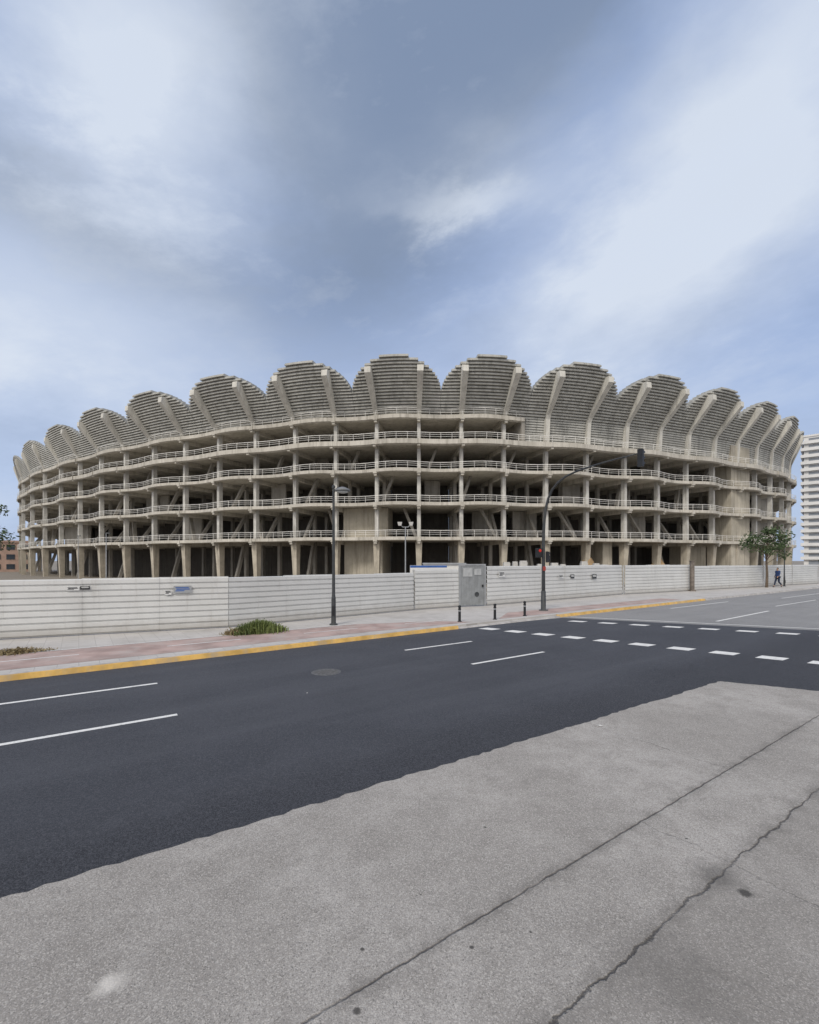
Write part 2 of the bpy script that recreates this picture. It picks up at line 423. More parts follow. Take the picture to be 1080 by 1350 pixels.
# gate
g=empty('site_gate',(3.26,24.4,.12),'grey sheet metal site gate with faded poster','gate',rot=math.atan2(.6,1.55))
b=MB(); b.box(-.78,-.70,-.04,.04,0,2.2); b.box(.70,.78,-.04,.04,0,2.2); b.box(-.70,.70,-.04,.04,2.12,2.2); b.obj('frame',M_metal,g)
b=MB(); b.box(-.69,.69,-.02,.02,.05,2.11)
for i in range(9): b.box(-.68+i*.16,-.65+i*.16,-.03,-.021,.06,2.1)
lf=b.obj('leaf',M_gate,g)
for (x0,x1,z0,z1,mm) in[(-.55,-.02,1.55,2.0,M_poster2),(.1,.5,1.62,1.95,M_poster2)]:
    b=MB(); b.box(x0,x1,-.045,-.033,z0,z1); b.obj('poster',mm,g)
b=MB(); b.lathe([(.10,-.012),(.13,-.012),(.13,.0),(.10,.0)],n=20); o=b.obj('painted_ring',M_iron,g,loc=(.25,-.035,.62)); o.rotation_euler=(math.pi/2,0,0)
b=MB(); b.box(.55,.62,-.08,-.031,1.0,1.12); b.obj('handle',M_black,g)
b=MB(); b.box(-.12,.12,-.12,.12,0,2.3); b.box(-.15,.15,-.15,.15,2.3,2.36); b.box(-.2,.2,-.2,.2,0,.1)
tag(b.obj('gate_post',simple('dull_brown',(.17,.145,.125),.8,.3,4),loc=(22.0,36.6,.12)),'brown rusty square post at the end of the fence','post')
def sticker(px,py,w,h,a,c,segidx):
    a=Vector(a);c=Vector(c); d=(c-a).normalized(); nr=Vector((d.y,-d.x))
    k=(px-540)/620; tt=(k*a.y-a.x)/(d.x-k*d.y); p=a+d*tt+nr*.10
    z=2.5+(739-py)*p.y/620
    o=empty('fence_notice',(p.x,p.y,z),segidx[0],'notice',rot=math.atan2(d.y,d.x))
    b=MB(); b.box(-w/2,w/2,-.004,.004,-h/2,h/2); b.obj('plate',segidx[1],o)
    b=MB()
    for r,(x0,x1) in enumerate(segidx[3]): b.box(x0*w,x1*w,-.008,-.005,h*(.25-.22*r)-h*.07,h*(.25-.22*r)+h*.07)
    b.obj('print',segidx[2],o)
ln=[(-.4,.35),(-.35,.4),(-.4,.1)]
sticker(97,776,.34,.12,F[2],F[3],('small pale notice stuck on the fence',M_poster,M_black,ln))
sticker(113,775,.26,.11,F[2],F[3],('dark sticker on the white fence',M_black,M_poster,ln[:2]))
sticker(222,781,.2,.16,F[2],F[3],('small pale notice stuck on the fence',M_poster,M_black,ln))
sticker(241,777,.55,.24,F[2],F[3],('faded blue and grey notice on the fence',M_metal,M_blue,ln))
FR=((4.05,24.75),(14.9,33))
sticker(738,760,.5,.2,*FR,('pale notice on the white fence',M_poster,M_black,ln))
sticker(753,760,.4,.25,*FR,('dark sticker on the white fence',M_iron,M_poster,ln[:2]))
sticker(782,760,.5,.3,*FR,('dark sticker on the white fence',M_iron,M_poster,ln[:2]))
sticker(660,757,.5,.3,*FR,('pale notice on the white fence',M_poster,M_iron,ln))

# ------------------------------------------------------------ stadium
P=[(-163,246),(-163,222),(-156,198),(-144.5,174),(-127.5,151),(-107.5,131.5),(-88.4,115.8),(-70.6,102.8),(-53,92.2),(-35.6,83.7),(-18.6,77.7),(-2.6,74.8),(13.4,75),(30,78.2),(46.8,83.6),(62,90.2),(76.5,98.4),(90,108.8),(102.5,122),(112,139),(118,158),(120,178),(118,198)]
P=[Vector(p) for p in P]
SO=Vector((-10,160,0))
def C(t):
    t=t+1; i=int(math.floor(t)); i=max(1,min(i,len(P)-3)); f=t-i
    a,b_,c,d=P[i-1],P[i],P[i+1],P[i+2]
    p=.5*((2*b_)+(c-a)*f+(2*a-5*b_+4*c-d)*f*f+(3*b_-a-3*c+d)*f**3)
    g=.5*((c-a)+2*(2*a-5*b_+4*c-d)*f+3*(3*b_-a-3*c+d)*f*f)
    return p,g.normalized()
def fr_(t):
    p,T=C(t); return p,T,Vector((T.y,-T.x))
def sf(t): return .30+.70*ss((t-2.5)/5.5)*ss((18.5-t)/5.5)
def pos(t,off,z):
    p,T,n=fr_(t); k=sf(t)
    o=off*k if off<8 else off-8*(1-k)
    q=p-n*o
    return Vector((q.x-SO.x,q.y-SO.y,z))
ST=empty('stadium',SO,'unfinished bare concrete stadium with scalloped flaring upper rim','stadium')
T0,T1=1.0,19.0
ZL=[PIT+.02,6.55,12.5,18.2,23.0,27.4]
def ts(a,b_,n=12):
    k=max(2,int((b_-a)*n)); return [a+(b_-a)*i/k for i in range(k+1)]
cols=[k+s for k in range(1,20) for s in(-.25,.25)]
cols=[c for c in cols if T0<=c<=T1]
def edge(t,l):
    c=math.cos(2*math.pi*t)/max(.6,sf(t))
    if l==4: return 4.3-.42*c
    if l==5: return 5.3-.45*c
    return 5.1-.8*c
TE=11.47
for l in range(1,6):
    z=ZL[l]; te=TE if l==5 else T1
    th={4:1.0,5:.8}.get(l,.68)
    b=MB(); rings=[]
    for t in ts(T0,te,16):
        e=edge(t,l)
        rings.append([pos(t,e,z-th*.8),pos(t,e-.0,z),pos(t,24,z),pos(t,24,z-.4),pos(t,e+1.2,z-.4),pos(t,e+.5,z-th)])
    b.rings(rings)
    for c in cols:
        if c>te: continue
        p,T,n=fr_(c); e=edge(c,l)
        A=pos(c,e+.15,z-.76); B_=pos(c,22,z-.76); q=(A+B_)/2; hl=(A-B_).length/2
        b.obox(q,(T.x*.25,T.y*.25,0),(n.x*hl,n.y*hl,0),(0,0,.38))
        q=pos(c,e+.4,z-.40); b.obox(q,(T.x*.36,T.y*.36,0),(n.x*.42,n.y*.42,0),(0,0,.39))
    b.obj('floor_slab',M_slab,ST)
    b=MB()
    for hz,hw in ((.45,.022),(.8,.022),(1.12,.042)):
        rings=[]
        for t in ts(T0,te,16):
            e=edge(t,l)+.18
            rings.append([pos(t,e,z+hz-hw),pos(t,e,z+hz+hw),pos(t,e+.07,z+hz+hw),pos(t,e+.07,z+hz-hw)])
        b.rings(rings)
    k=T0
    while k<te:
        p,T,n=fr_(k); b.obox(pos(k,edge(k,l)+.24,z+.56),(T.x*.025,T.y*.025,0),(n.x*.03,n.y*.03,0),(0,0,.55)); k+=1/8
    b.obj('railing',M_rail,ST)
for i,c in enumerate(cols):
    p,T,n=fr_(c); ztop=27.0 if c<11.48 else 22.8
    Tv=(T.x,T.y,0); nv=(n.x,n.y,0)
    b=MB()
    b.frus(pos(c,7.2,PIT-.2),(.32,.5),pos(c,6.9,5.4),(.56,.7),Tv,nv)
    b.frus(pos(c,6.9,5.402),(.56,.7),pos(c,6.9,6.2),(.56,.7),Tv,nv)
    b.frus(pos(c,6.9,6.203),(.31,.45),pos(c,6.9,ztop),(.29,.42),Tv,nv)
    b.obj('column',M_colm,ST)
    for of in(14,19.):
        b=MB(); b.frus(pos(c,of,PIT-.1),(.3,.35),pos(c,of,ztop-.3),(.3,.35),Tv,nv); b.obj('inner_column',M_conc,ST)
    S_=[(pos(c,10.,6.6),pos(c,14.,12.))]
    if i%2: S_+=[(pos(c+.03,9.5,12.6),pos(c+.17,10.5,18.)),(pos(c+.46,9.5,6.7),pos(c+.30,11,12.)),(pos(c,11.,PIT),pos(c,13.5,6.))]
    else: S_+=[(pos(c+.10,10,18.3),pos(c+.22,10,22.4))]
    for A,B_ in S_:
        b=MB(); b.frus(A,(.25,.38),B_,(.25,.38),Tv,nv)
        b.obj('raking_strut',M_conc,ST) if c>2.6 and c<16.4 else None
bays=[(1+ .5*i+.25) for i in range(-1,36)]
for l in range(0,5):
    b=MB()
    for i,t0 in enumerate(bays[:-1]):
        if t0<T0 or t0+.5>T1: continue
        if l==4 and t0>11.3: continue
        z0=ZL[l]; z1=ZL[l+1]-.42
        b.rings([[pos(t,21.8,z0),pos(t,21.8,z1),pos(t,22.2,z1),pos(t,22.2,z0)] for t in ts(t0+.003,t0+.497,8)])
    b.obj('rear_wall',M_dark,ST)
def infill(t0,t1,z0,z1,off,mat,name='infill_wall',depth=.4):
    b=MB(); b.rings([[pos(t,off,z0),pos(t,off,z1),pos(t,off+depth,z1),pos(t,off+depth,z0)] for t in ts(t0,t1,10)]); b.obj(name,mat,ST)
def tx(px):
    best=min(((abs(540+620*((pos(k/40,7,0)+SO).x)/((pos(k/40,7,0)+SO).y)-px),k/40) for k in range(100,700)))
    return best[1]
infill(TE-.03,TE+.01,ZL[4]+.01,ZL[5]-.45,6.0,M_conc,'infill_wall',16)
infill(tx(446),tx(508),6.56,12.0,9.5,M_core,depth=6)
infill(tx(446),tx(500),PIT,6.0,10,M_core,depth=8)
infill(tx(800),tx(812),PIT,6.0,8.1,M_core,depth=6)
infill(tx(925),tx(950),PIT,6.0,10,M_core,depth=4)
for l in range(0,5): 
    infill(tx(960),tx(984),ZL[l]+.01,ZL[l+1]-.44,6.3,M_core,'stair_core',5)
for (a,c,l,o_) in [(60,90,1,12),(150,180,2,14.5),(210,232,1,13),(330,350,2,13),(560,585,2,15),(700,735,1,14.5),(770,800,2,14.6),(860,885,1,13),(1005,1030,1,9),(1010,1030,2,9),(640,668,1,17),(390,410,3,14.5),(880,905,3,13),(520,560,4,16),(420,450,4,18)]:
    infill(tx(a),tx(c),ZL[l]+.01,ZL[l+1]-.5,o_,M_conc)
# lobes
ZP=35.6; ZV=30.8; Z6=27.42
def loboff(z,dt,B=6.4):
    if z<Z6: return B+(Z6-z)*.14
    f=(z-Z6)/(ZP-Z6)
    return B*(1-f)+.9*f-.9*f*math.cos(math.pi*dt)
def halfw(z):
    if z<=ZV: return .4985
    x=min(.9999,(z-ZV)/(ZP+.03-ZV))
    return max(.11,.4985*(1-x**2.0)**.52)
for k in range(2,19):
    z0=Z6 if k<=11 else 23.02
    h=(ZP-Z6)/19; ns=round((ZP-z0)/h); z0=ZP-ns*h
    b=MB()
    for i in range(ns):
        z=z0+i*h; w=halfw(z+h*.5)
        rings=[]
        for j in range(13):
            dt=-w+2*w*j/12; o=loboff(z,dt)
            rings.append([pos(k+dt,o,z+.003),pos(k+dt,o,z+h*.64),pos(k+dt,o+.2,z+h*.64),pos(k+dt,o+.2,z+h),pos(k+dt,o+1.6,z+h),pos(k+dt,o+1.6,z+.003)])
        b.rings(rings)
    b.obj('terrace_shell',M_step,ST)
    for s in(-1,1):
        c=k+s*.25; p,T,n=fr_(c); zt=33.0; ztt=33.9
        ot=loboff(zt,.25)
        def spl(z): return k+s*(.25+.022*max(0,min(1,(z-Z6)/6.)))
        poly=[(7.5,z0-.4),(6.3,z0-.4)]
        if k>11: poly=[(8.2,z0-.2),(6.2,z0-.2),(5.9,Z6)]
        poly+=[(5.6,Z6+.7),(ot-1.6,zt-.1),(ot-1.5,ztt),(ot+.35,ztt+.25),(7.5,Z6+1.6)]
        b=MB(); rings=[]
        for sg in(-1,1):
            r=[]
            for o,z in poly:
                q=pos(spl(z),o,z)
                wd=.38+.18*max(0,(z-Z6))/(ZP-Z6)
                r.append(q+Vector((T.x,T.y,0))*wd*sg)
            rings.append(r)
        b.rings(rings); b.obj('raking_fin',M_fin,ST)

# ------------------------------------------------------------ yard items behind the fence
b_=empty('floodlight_pole',(-.45,52,PIT),'slim pole with twin white floodlights in the yard','floodlight')
b=MB(); b.tube([(0,0,0),(0,0,4),(0,0,8.1)],[.09,.07,.055]); b.tube([(-.6,0,8.4),(-.3,0,8.1),(.3,0,8.1),(.6,0,8.4)],.04); b.obj('pole',M_metal,b_)
for sx in(-.62,.62):
    b=MB(); b.frus((sx,-.05,8.25),(.16,.1),(sx,-.15,8.65),(.26,.16),(1,0,0),(0,1,0)); b.obj('lamp_head',M_wh,b_)
def cabin(x,y,w,h,mat,lab,rot=0):
    z=gz(x,y); h=h-z
    o=empty('site_cabin',(x,y,z),lab,'cabin',rot=rot)
    b=MB(); b.box(-w/2,w/2,-1.2,1.2,-.1,h); 
    k=int(w/.3)
    for i in range(k): b.box(-w/2+i*.3+.05,-w/2+i*.3+.15,-1.23,-1.2005,.2,h-.1)
    b.obj('body',mat,o)
    b=MB(); b.box(-w/2-.1,w/2+.1,-1.3,1.3,h+.003,h+.12); b.obj('roof',M_metal,o)
    b=MB(); b.box(-w*.3,-w*.05,-1.27,-1.235,h-1.,h-.45); b.obj('window',M_win,o)
    b=MB(); b.box(w*.1,w*.3,-1.27,-1.235,.15,h-.4); b.obj('door',M_gate,o)
cabin(2.6,36,3.0,2.2,M_wh,'low white site cabin with grey roof behind the fence')
bb=empty('blue_banner',(1.2,29.5,0),'long white board with blue band above the fence','banner',rot=.25)
b=MB(); b.box(-1.2,1.2,-.03,.03,1.2,2.2); b.obj('board',M_wh,bb)
b=MB(); b.box(-1.2,1.2,-.04,-.033,2.06,2.19); b.obj('band',M_blue,bb)
for sx in(-1.07,1.07):
    b=MB(); b.box(sx-.03,sx+.03,.032,.09,0,2.18); b.obj('post',M_metal,bb)
for i,(px,w) in enumerate([(668,.8),(679,.6),(690,.9),(712,.7),(731,.9),(742,.6),(770,.8),(786,.7),(797,.9)]):
    Y=60+random.uniform(-1.,1); X=(px-540)/620*Y
    b=MB(); hw=w/2; hh=2.1+random.uniform(-.3,.25)-PIT
    b.frus((0,0,0),(hw,.4),(0,0,hh),(hw,.35),(1,0,0),(0,1,0)); b.box(-hw*.9,hw*.9,-.3,.3,hh+.003,hh+.1+random.uniform(0,.15)); b.box(-hw-.02,hw+.02,-.43,.43,.2,.32)
    tag(b.obj('concrete_block',M_block,loc=(X,Y,PIT)),'pale upright concrete block stacked in the site yard','concrete block','blocks stored in the site yard')
for (px,Y,w,h) in [(775,86,3.,5.2),(868,92,3.2,5.)]:
    X=(px-540)/620*Y; b=MB(); R=[]
    for j in range(7):
        r=w*(1-j/6.5)**.8; R.append([Vector((r*math.cos(a/14*2*math.pi)*random.uniform(.85,1.15),r*.6*math.sin(a/14*2*math.pi)*random.uniform(.85,1.15),h*j/6)) for a in range(14)])
    b.rings(R); tag(b.obj('earth_heap',M_orange,loc=(X,Y,PIT)),'ochre earth heap under the stadium edge','earth heap','earth heaps in the yard')

# ------------------------------------------------------------ street furniture
def street_lamp(loc,label,rot=0):
    o=empty('street_lamp',loc,label,'street lamp','street lamps on the footway',rot)
    b=MB(); b.lathe([(.15,0),(.15,.04),(.09,.06),(.08,1.0),(.07,1.05),(.06,1.15),(.05,3.),(.042,5.05),(.065,5.06),(.065,5.13),(.02,5.18)],n=20); b.obj('pole',M_iron,o,smooth=False)
    b=MB(); b.tube([(0,0,4.85),(.06,0,5.0),(.16,0,5.08),(.30,0,5.07)],.025,10); b.obj('arm',M_iron,o,smooth=True)
    b=MB(); b.lathe([(.03,5.16),(.10,5.14),(.24,5.08),(.29,5.03),(.29,5.0),(.24,4.995)],c=(.33,0,-.05),n=28); b.obj('lamp_shade',M_shade,o,smooth=True)
    b=MB(); b.lathe([(.22,4.99),(.2,4.95),(.08,4.92),(.01,4.915)],c=(.33,0,-.05),n=24); b.obj('lamp_glass',M_glass,o,smooth=True)
    b=MB(); b.box(-.04,.04,-.105,-.078,.35,.7); b.obj('access_door',M_black,o)
    return o
sl=street_lamp((-2.81,17.4,.12),'dark grey street lamp with flat round head on the footway')
copy_thing(sl,(34.6,43.4,.12),.4,'dark street lamp with flat round head near the far corner',(.85,.85,.85))
def bollard(loc):
    o=empty('bollard',loc,'short black metal bollard at the pavement edge','bollard','bollards at the crossing')
    b=MB(); b.lathe([(.085,0),(.085,.02),(.055,.03),(.05,.46),(.06,.47),(.06,.5),(.05,.51),(.05,.56),(.062,.57),(.06,.61),(.03,.64)],n=20); b.obj('post',M_black,o)
    b=MB(); b.lathe([(.052,.40),(.0535,.40),(.0535,.45),(.052,.45)],n=20); b.obj('band',M_metal,o)
    return o
bo=bollard((1.95,18.3,.12))
for l in [(3.45,19.0,.12),(4.95,20.2,.12)]: copy_thing(bo,l,0)
tl=empty('traffic_light',(6.38,22.4,.12),'tall dark traffic light with curved mast arm over road','traffic light')
pd=Vector((.575,-.818))
path=[(0,0),(0,2),(0,3.2),(.015,3.8),(.06,4.35),(.14,4.85),(.28,5.3),(.50,5.68),(.82,5.98),(1.25,6.2),(1.8,6.34),(2.6,6.46),(3.6,6.55),(4.75,6.62)]
b=MB(); b.tube([(pd.x*s,pd.y*s,z) for s,z in path],[.095,.08,.075,.07,.066,.062,.058,.054,.05,.046,.042,.036,.032,.026],14)
b.lathe([(.22,0),(.22,.03),(.12,.05),(.11,.9),(.09,.95)],n=18); b.obj('mast',M_iron,tl,smooth=True)
def head(parent,c,rot,name='signal_head',scale=1):
    b=MB(); b.box(-.14,.14,-.09,.10,-.5,.5); b.box(-.155,.155,.101,.115,-.52,.52)
    o=b.obj(name,M_black,parent,loc=c,rot=rot); o.scale=(scale,)*3
    for i,mm in enumerate((M_red,M_iron,M_grn)):
        z=.32-.32*i
        q=MB(); q.lathe([(.11,0),(.11,.01),(.02,.03)],n=18); w=q.obj('lens',mm,o,loc=(0,-.09,z)); w.rotation_euler=(math.pi/2,0,0)
        q=MB(); n=10; ring=[]
        for r in(.135,.125):
            for y in(-.09,-.24):
                ring.append([Vector((r*math.cos(a),y,z+r*math.sin(a))) for a in [math.pi*(-.08+1.16*k/n) for k in range(n+1)]])
        A,B_,C_,D_=ring
        q.rings([[A[k],B_[k],D_[k],C_[k]] for k in range(n+1)]); q.obj('visor',M_black,o)
    return o
end=Vector((pd.x*4.75,pd.y*4.75,6.5))
ry=math.atan2(-U[1],-U[0])-math.pi/2
head(tl,(end.x,end.y,6.42),ry,'signal_head',.68)
head(tl,(pd.x*.24,pd.y*.24-.02,2.55),ry,'side_signal_head',.5)
b=MB(); b.box(-.13,.13,-.1,.1,-.22,.22); o=b.obj('pedestrian_signal',M_black,tl,loc=(-.23,-.05,2.75),rot=.3)
q=MB(); q.lathe([(.07,0),(.07,.012),(.02,.02)],n=16); w=q.obj('red_lens',M_red,o,loc=(.0,-.101,.1)); w.rotation_euler=(math.pi/2,0,0)
b=MB(); b.box(-.06,.06,-.05,.05,0,.2); b.obj('push_button_box',simple('box_red',(.30,.05,.04),.5,.1,3),tl,loc=(0,-.14,1.9))
for (x,y,h) in [(-62,88,9.),(-40,62,8.)]:
    o=empty('yard_pole',(x,y,PIT),'slim grey pole with small lamp in the yard','pole','poles in the site yard')
    b=MB(); b.tube([(0,0,0),(0,0,h)],[.08,.05]); b.obj('pole',M_metal,o)
    b=MB(); b.frus((.2,0,h-.05),(.35,.12),(.2,0,h+.08),(.2,.08),(1,0,0),(0,1,0)); b.obj('lamp_head',M_iron,o)
for (px,py,s) in [(791,960,.05),(652,994,.03),(405,915,.02)]:
    X=(px-540)*2.5/(py-739); Y=1550/(py-739); rr=random.Random(px)
    b=MB(); vs=[]
    for a in range(7): vs.append((s*math.cos(a*.9)*rr.uniform(.5,1.2),s*math.sin(a*.9)*rr.uniform(.4,.9),.006+rr.uniform(0,.014)))
    b.add(vs+[(0,0,.022)],[(i,(i+1)%7,7) for i in range(7)])
    vv_=V[0]*X+V[1]*Y
    tag(b.obj('paper_scrap',M_block,loc=(X,Y,.031 if vv_<4.2 else .009),recalc=False),'crumpled white paper scrap lying on the ground','litter','paper scraps on the ground')

# ------------------------------------------------------------ vegetation
def leaf_mesh(b,cx,cy,cz,r,n,ls,rnd,flat=1.):
    for i in range(n):
        d=Vector((rnd.gauss(0,1),rnd.gauss(0,1),rnd.gauss(0,1))).normalized()*r*(rnd.random()**.45)
        p=Vector((cx,cy,cz))+Vector((d.x,d.y,d.z*flat))
        a=Vector((rnd.gauss(0,1),rnd.gauss(0,1),rnd.gauss(0,.5))).normalized(); c=a.cross(Vector((rnd.gauss(0,1),rnd.gauss(0,1),rnd.gauss(0,1)))).normalized()
        s=ls*rnd.uniform(.6,1.3)
        b.add([p-a*s,p-c*s*.45,p+a*s,p+c*s*.45],[(0,1,2,3)])
def tree(loc,H,R,label,seed=1,ls=.09,n=110,trunkh=.4):
    loc=(loc[0],loc[1],loc[2] if loc[2]>0 else gz(loc[0],loc[1]))
    rnd=random.Random(seed); o=empty('tree',loc,label,'tree')
    b=MB(); hb=H*trunkh
    b.tube([(0,0,0),(.04*H*.2,0,hb*.5),(0,.03,hb),(.05,0,H*.75)],[.035*R+.05,.03*R+.04,.025*R+.03,.02],10)
    cl=[]
    for i in range(18):
        a=rnd.uniform(0,6.28); rr=R*rnd.uniform(.25,.95); z=H*rnd.uniform(trunkh+.08,.95)
        k=1-abs((z/H-.68))*1.3; e=Vector((rr*k*math.cos(a),rr*k*math.sin(a),z)); 
        s=Vector((0,0,rnd.uniform(hb*.9,z*.85)))
        b.tube([s,(s+e)/2+Vector((0,0,.1)),e],[.03,.02,.01],6); cl.append(e)
    b.obj('trunk',M_bark,o)
    b=MB()
    for e in cl+[Vector((0,0,H*.9)),Vector((.1*R,0,H*.75)),Vector((-.2*R,-.2*R,H*.6))]:
        leaf_mesh(b,e.x,e.y,e.z,R*rnd.uniform(.24,.44),n,ls,rnd,.7)
    b.obj('crown',M_leaf,o,recalc=False); return o
tree((31.6,41.6,.12),5.5,1.85,'small leafy street tree beside the far fence',2,.12,95,.42)
tree((-27.4,28.5,0),9.3,2.6,'leafy tree rising behind the white fence',5,.12,190,.45)
tree((62,68,0),3.7,2.4,'low green tree beyond the far fence',8,.16,90,.3)
tree((70,74,0),3.2,2.2,'low green tree beyond the far fence',9,.16,90,.3)
tree((76,78,0),4.2,2.6,'low green tree beyond the far fence',10,.16,90,.3)
tree((-29,31,0),4.3,1.5,'low shrubby tree behind the white fence',11,.1,110,.35)
def weeds(loc,w,d,h,n,mat,seed,label):
    rnd=random.Random(seed); b=MB()
    for i in range(n):
        x=rnd.gauss(0,w*.38);y=rnd.gauss(0,d*.35)
        if abs(x)>w: continue
        hh=h*rnd.uniform(.35,1.1)*math.exp(-(x/w)**2*1.2); a=rnd.uniform(0,6.28); l=rnd.uniform(.05,.16)
        dx,dy=math.cos(a),math.sin(a); ww=.007+rnd.random()*.008
        p0=Vector((x,y,0));p1=p0+Vector((dx*l*.4,dy*l*.4,hh*.6));p2=p0+Vector((dx*l,dy*l,hh)); s=Vector((-dy,dx,0))*ww
        b.add([p0-s,p0+s,p1+s*1.3,p1-s*1.3,p2],[(0,1,2,3),(3,2,4)])
        if rnd.random()<.6: leaf_mesh(b,p2.x,p2.y,p2.z*rnd.uniform(.5,1),.04,3,.025,rnd)
    tag(b.obj('weed_clump',mat,loc=loc,rot=.6,recalc=False),label,'weeds')
weeds((-4.95,15.5,.118),.95,.45,.42,1900,M_weed,1,'green weeds growing from the footway paving')
weeds((-5.6,15.2,.118),.5,.3,.2,400,M_weeddry,4,'dry weeds growing beside the green weeds')
weeds((-10.2,12.05,.118),.9,.35,.12,900,M_weeddry,2,'dry brown weeds at the footway edge')

# ------------------------------------------------------------ distant buildings
def building(name,x,y,w,d,h,rot,mat,floors,nw,label,balc=False):
    z=gz(x,y); WM=M_winp if balc else M_win
    o=empty(name,(x,y,z),label,'building',rot=rot); h-=z
    b=MB(); b.box(-w/2,w/2,-d/2,d/2,-.5,h); b.obj('wall',mat,o)
    b=MB(); b.box(-w/2-.3,w/2+.3,-d/2-.3,d/2+.3,h+.003,h+.8); b.box(-w*.2,w*.1,-d*.2,d*.2,h+.803,h+3.2); b.obj('roof',mat,o)
    fh=h/floors; wb=MB(); wb.box(-w/nw*.3,w/nw*.3,-.06,.06,-fh*.26,fh*.26); first=None
    for f in range(floors):
        for i in range(nw):
            p=(-w/2+w/nw*(i+.5),-d/2-.05,fh*(f+.52))
            if first is None: first=wb.obj('window',WM,o,loc=p)
            else:
                q=first.copy(); COL.objects.link(q); q.parent=o; q.location=p
        p=(-(w/2+.05),0,fh*(f+.52))
        q=first.copy(); COL.objects.link(q); q.parent=o; q.location=p; q.rotation_euler=(0,0,math.pi/2); q.scale=(d*.25/(w/nw*.3),1,1)
        if balc and f>0:
            b=MB(); b.box(-w/2-.5,w/2+.5,-d/2-1.0,-d/2-.003,fh*f-.15,fh*f+.1); b.box(-w/2-.5,w/2+.5,-d/2-1.0,-d/2-.9,fh*f+.103,fh*f+1.2)
            b.box(-w/2-1.1,-w/2-.5,-d/2-1.0,d/2,fh*f-.15,fh*f+1.2)
            b.obj('balcony',M_wh,o)
    return o
building('apartment_tower',200,205,42,20,58,-.75,M_wh,19,5,'tall white apartment tower with stacked balconies',True)
building('apartment_tower',242,232,30,20,42,-.7,M_wh,14,4,'lower white apartment tower with stacked balconies',True)
building('brick_house',-170,184,34,16,9.6,.7,M_brick,3,8,'low red brick block with dark windows')
building('brick_house',-215,200,30,16,13,.7,M_brick,4,7,'red brick apartment block beyond the yard')

# ------------------------------------------------------------ person
def skin(name,verts,edges,rad,mat,parent=None,sub=1,root=0):
    me=D.meshes.new(name); me.from_pydata(verts,edges,[]); o=D.objects.new(name,me); COL.objects.link(o)
    md=o.modifiers.new('s','SKIN'); 
    for i,r in enumerate(rad):
        s=me.skin_vertices[0].data[i]; s.radius=(r,r) if not isinstance(r,tuple) else r; s.use_root=(i==root)
    sb=o.modifiers.new('d','SUBSURF'); sb.levels=sub; sb.render_levels=sub
    dg=bpy.context.evaluated_depsgraph_get(); m2=D.meshes.new_from_object(o.evaluated_get(dg))
    D.objects.remove(o)
    m2.materials.clear(); m2.materials.append(mat)
    for p in m2.polygons: p.use_smooth=True
    q=D.objects.new(name,m2); COL.objects.link(q)
    if parent: q.parent=parent
    return q
M_skin=simple('skin',(.42,.25,.17),.6,.08,5); M_jk=simple('navy_jacket',(.035,.065,.17),.8,.2,8); M_tr=simple('dark_trousers',(.03,.038,.065),.85,.2,8); M_hair=simple('dark_hair',(.03,.02,.015),.8,.2,10)
pe=empty('person',(32.9,42.0,.12),'person walking in a blue jacket and dark trousers','person',rot=math.radians(105))
V_=[];E_=[];R_=[]
def vadd(p,r,par=None):
    V_.append(p);R_.append(r)
    if par is not None: E_.append((par,len(V_)-1))
    return len(V_)-1
pl=vadd((0,0,.94),(.15,.10)); sp_=vadd((0,0,1.14),(.13,.09),pl); ch=vadd((0,.01,1.34),(.16,.10),sp_); nk=vadd((0,.02,1.49),.055,ch)
h0=vadd((0,.035,1.56),.062,nk); h1_=vadd((0,.04,1.63),(.078,.095),h0); h2_=vadd((0,.03,1.70),.062,h1_)
for sx,sw in((1,-1),(-1,1)):
    s=vadd((sx*.17,0,1.42),.055,ch); e=vadd((sx*.215,sw*.10,1.16),.042,s); w=vadd((sx*.22,sw*.10+.16,.96),.028,e); hn=vadd((sx*.22,sw*.10+.21,.90),(.018,.035),w)
    for k in range(4):
        a=vadd((sx*.22,sw*.10+.235+.012*k-.02,.855-.004*abs(k-1.5)),.009,hn); vadd((sx*.215,sw*.10+.235+.012*k-.015,.81+.006*abs(k-1)),.008,a)
    a=vadd((sx*.20,sw*.10+.25,.90),.010,w); vadd((sx*.19,sw*.10+.27,.87),.009,a)
for sx,kn,an,to in((1,(.10,.16,.50),(.10,.30,.10),(.10,.44,.045)),(-1,(-.10,.02,.49),(-.10,-.33,.16),(-.10,-.25,.035))):
    h_=vadd((sx*.09,0,.88),.085,pl); k_=vadd(kn,.058,h_); a_=vadd(an,.038,k_); vadd(to,(.04,.03),a_)
skin('body',V_,E_,R_,M_skin,pe,1)
jv=[(0,0,.86),(0,0,1.14),(0,.01,1.34),(0,.015,1.46),(.175,0,1.42),(.22,-.10,1.16),(.222,.05,.98),(-.175,0,1.42),(-.22,.10,1.16),(-.222,.25,.98)]
skin('jacket',jv,[(0,1),(1,2),(2,3),(2,4),(4,5),(5,6),(2,7),(7,8),(8,9)],[(.18,.13),(.165,.125),(.19,.135),.075,.078,.062,.05,.078,.062,.05],M_jk,pe,1)
tv=[(0,0,.93),(.09,0,.88),(.10,.16,.50),(.10,.285,.14),(-.09,0,.88),(-.10,.02,.49),(-.10,-.31,.2)]
skin('trousers',tv,[(0,1),(1,2),(2,3),(0,4),(4,5),(5,6)],[(.165,.12),.105,.077,.06,.105,.077,.06],M_tr,pe,1)
skin('hair',[(0,.0,1.62),(0,.005,1.70),(0,.03,1.745)],[(0,1),(1,2)],[(.085,.075),(.088,.09),(.05,.06)],M_hair,pe,1)
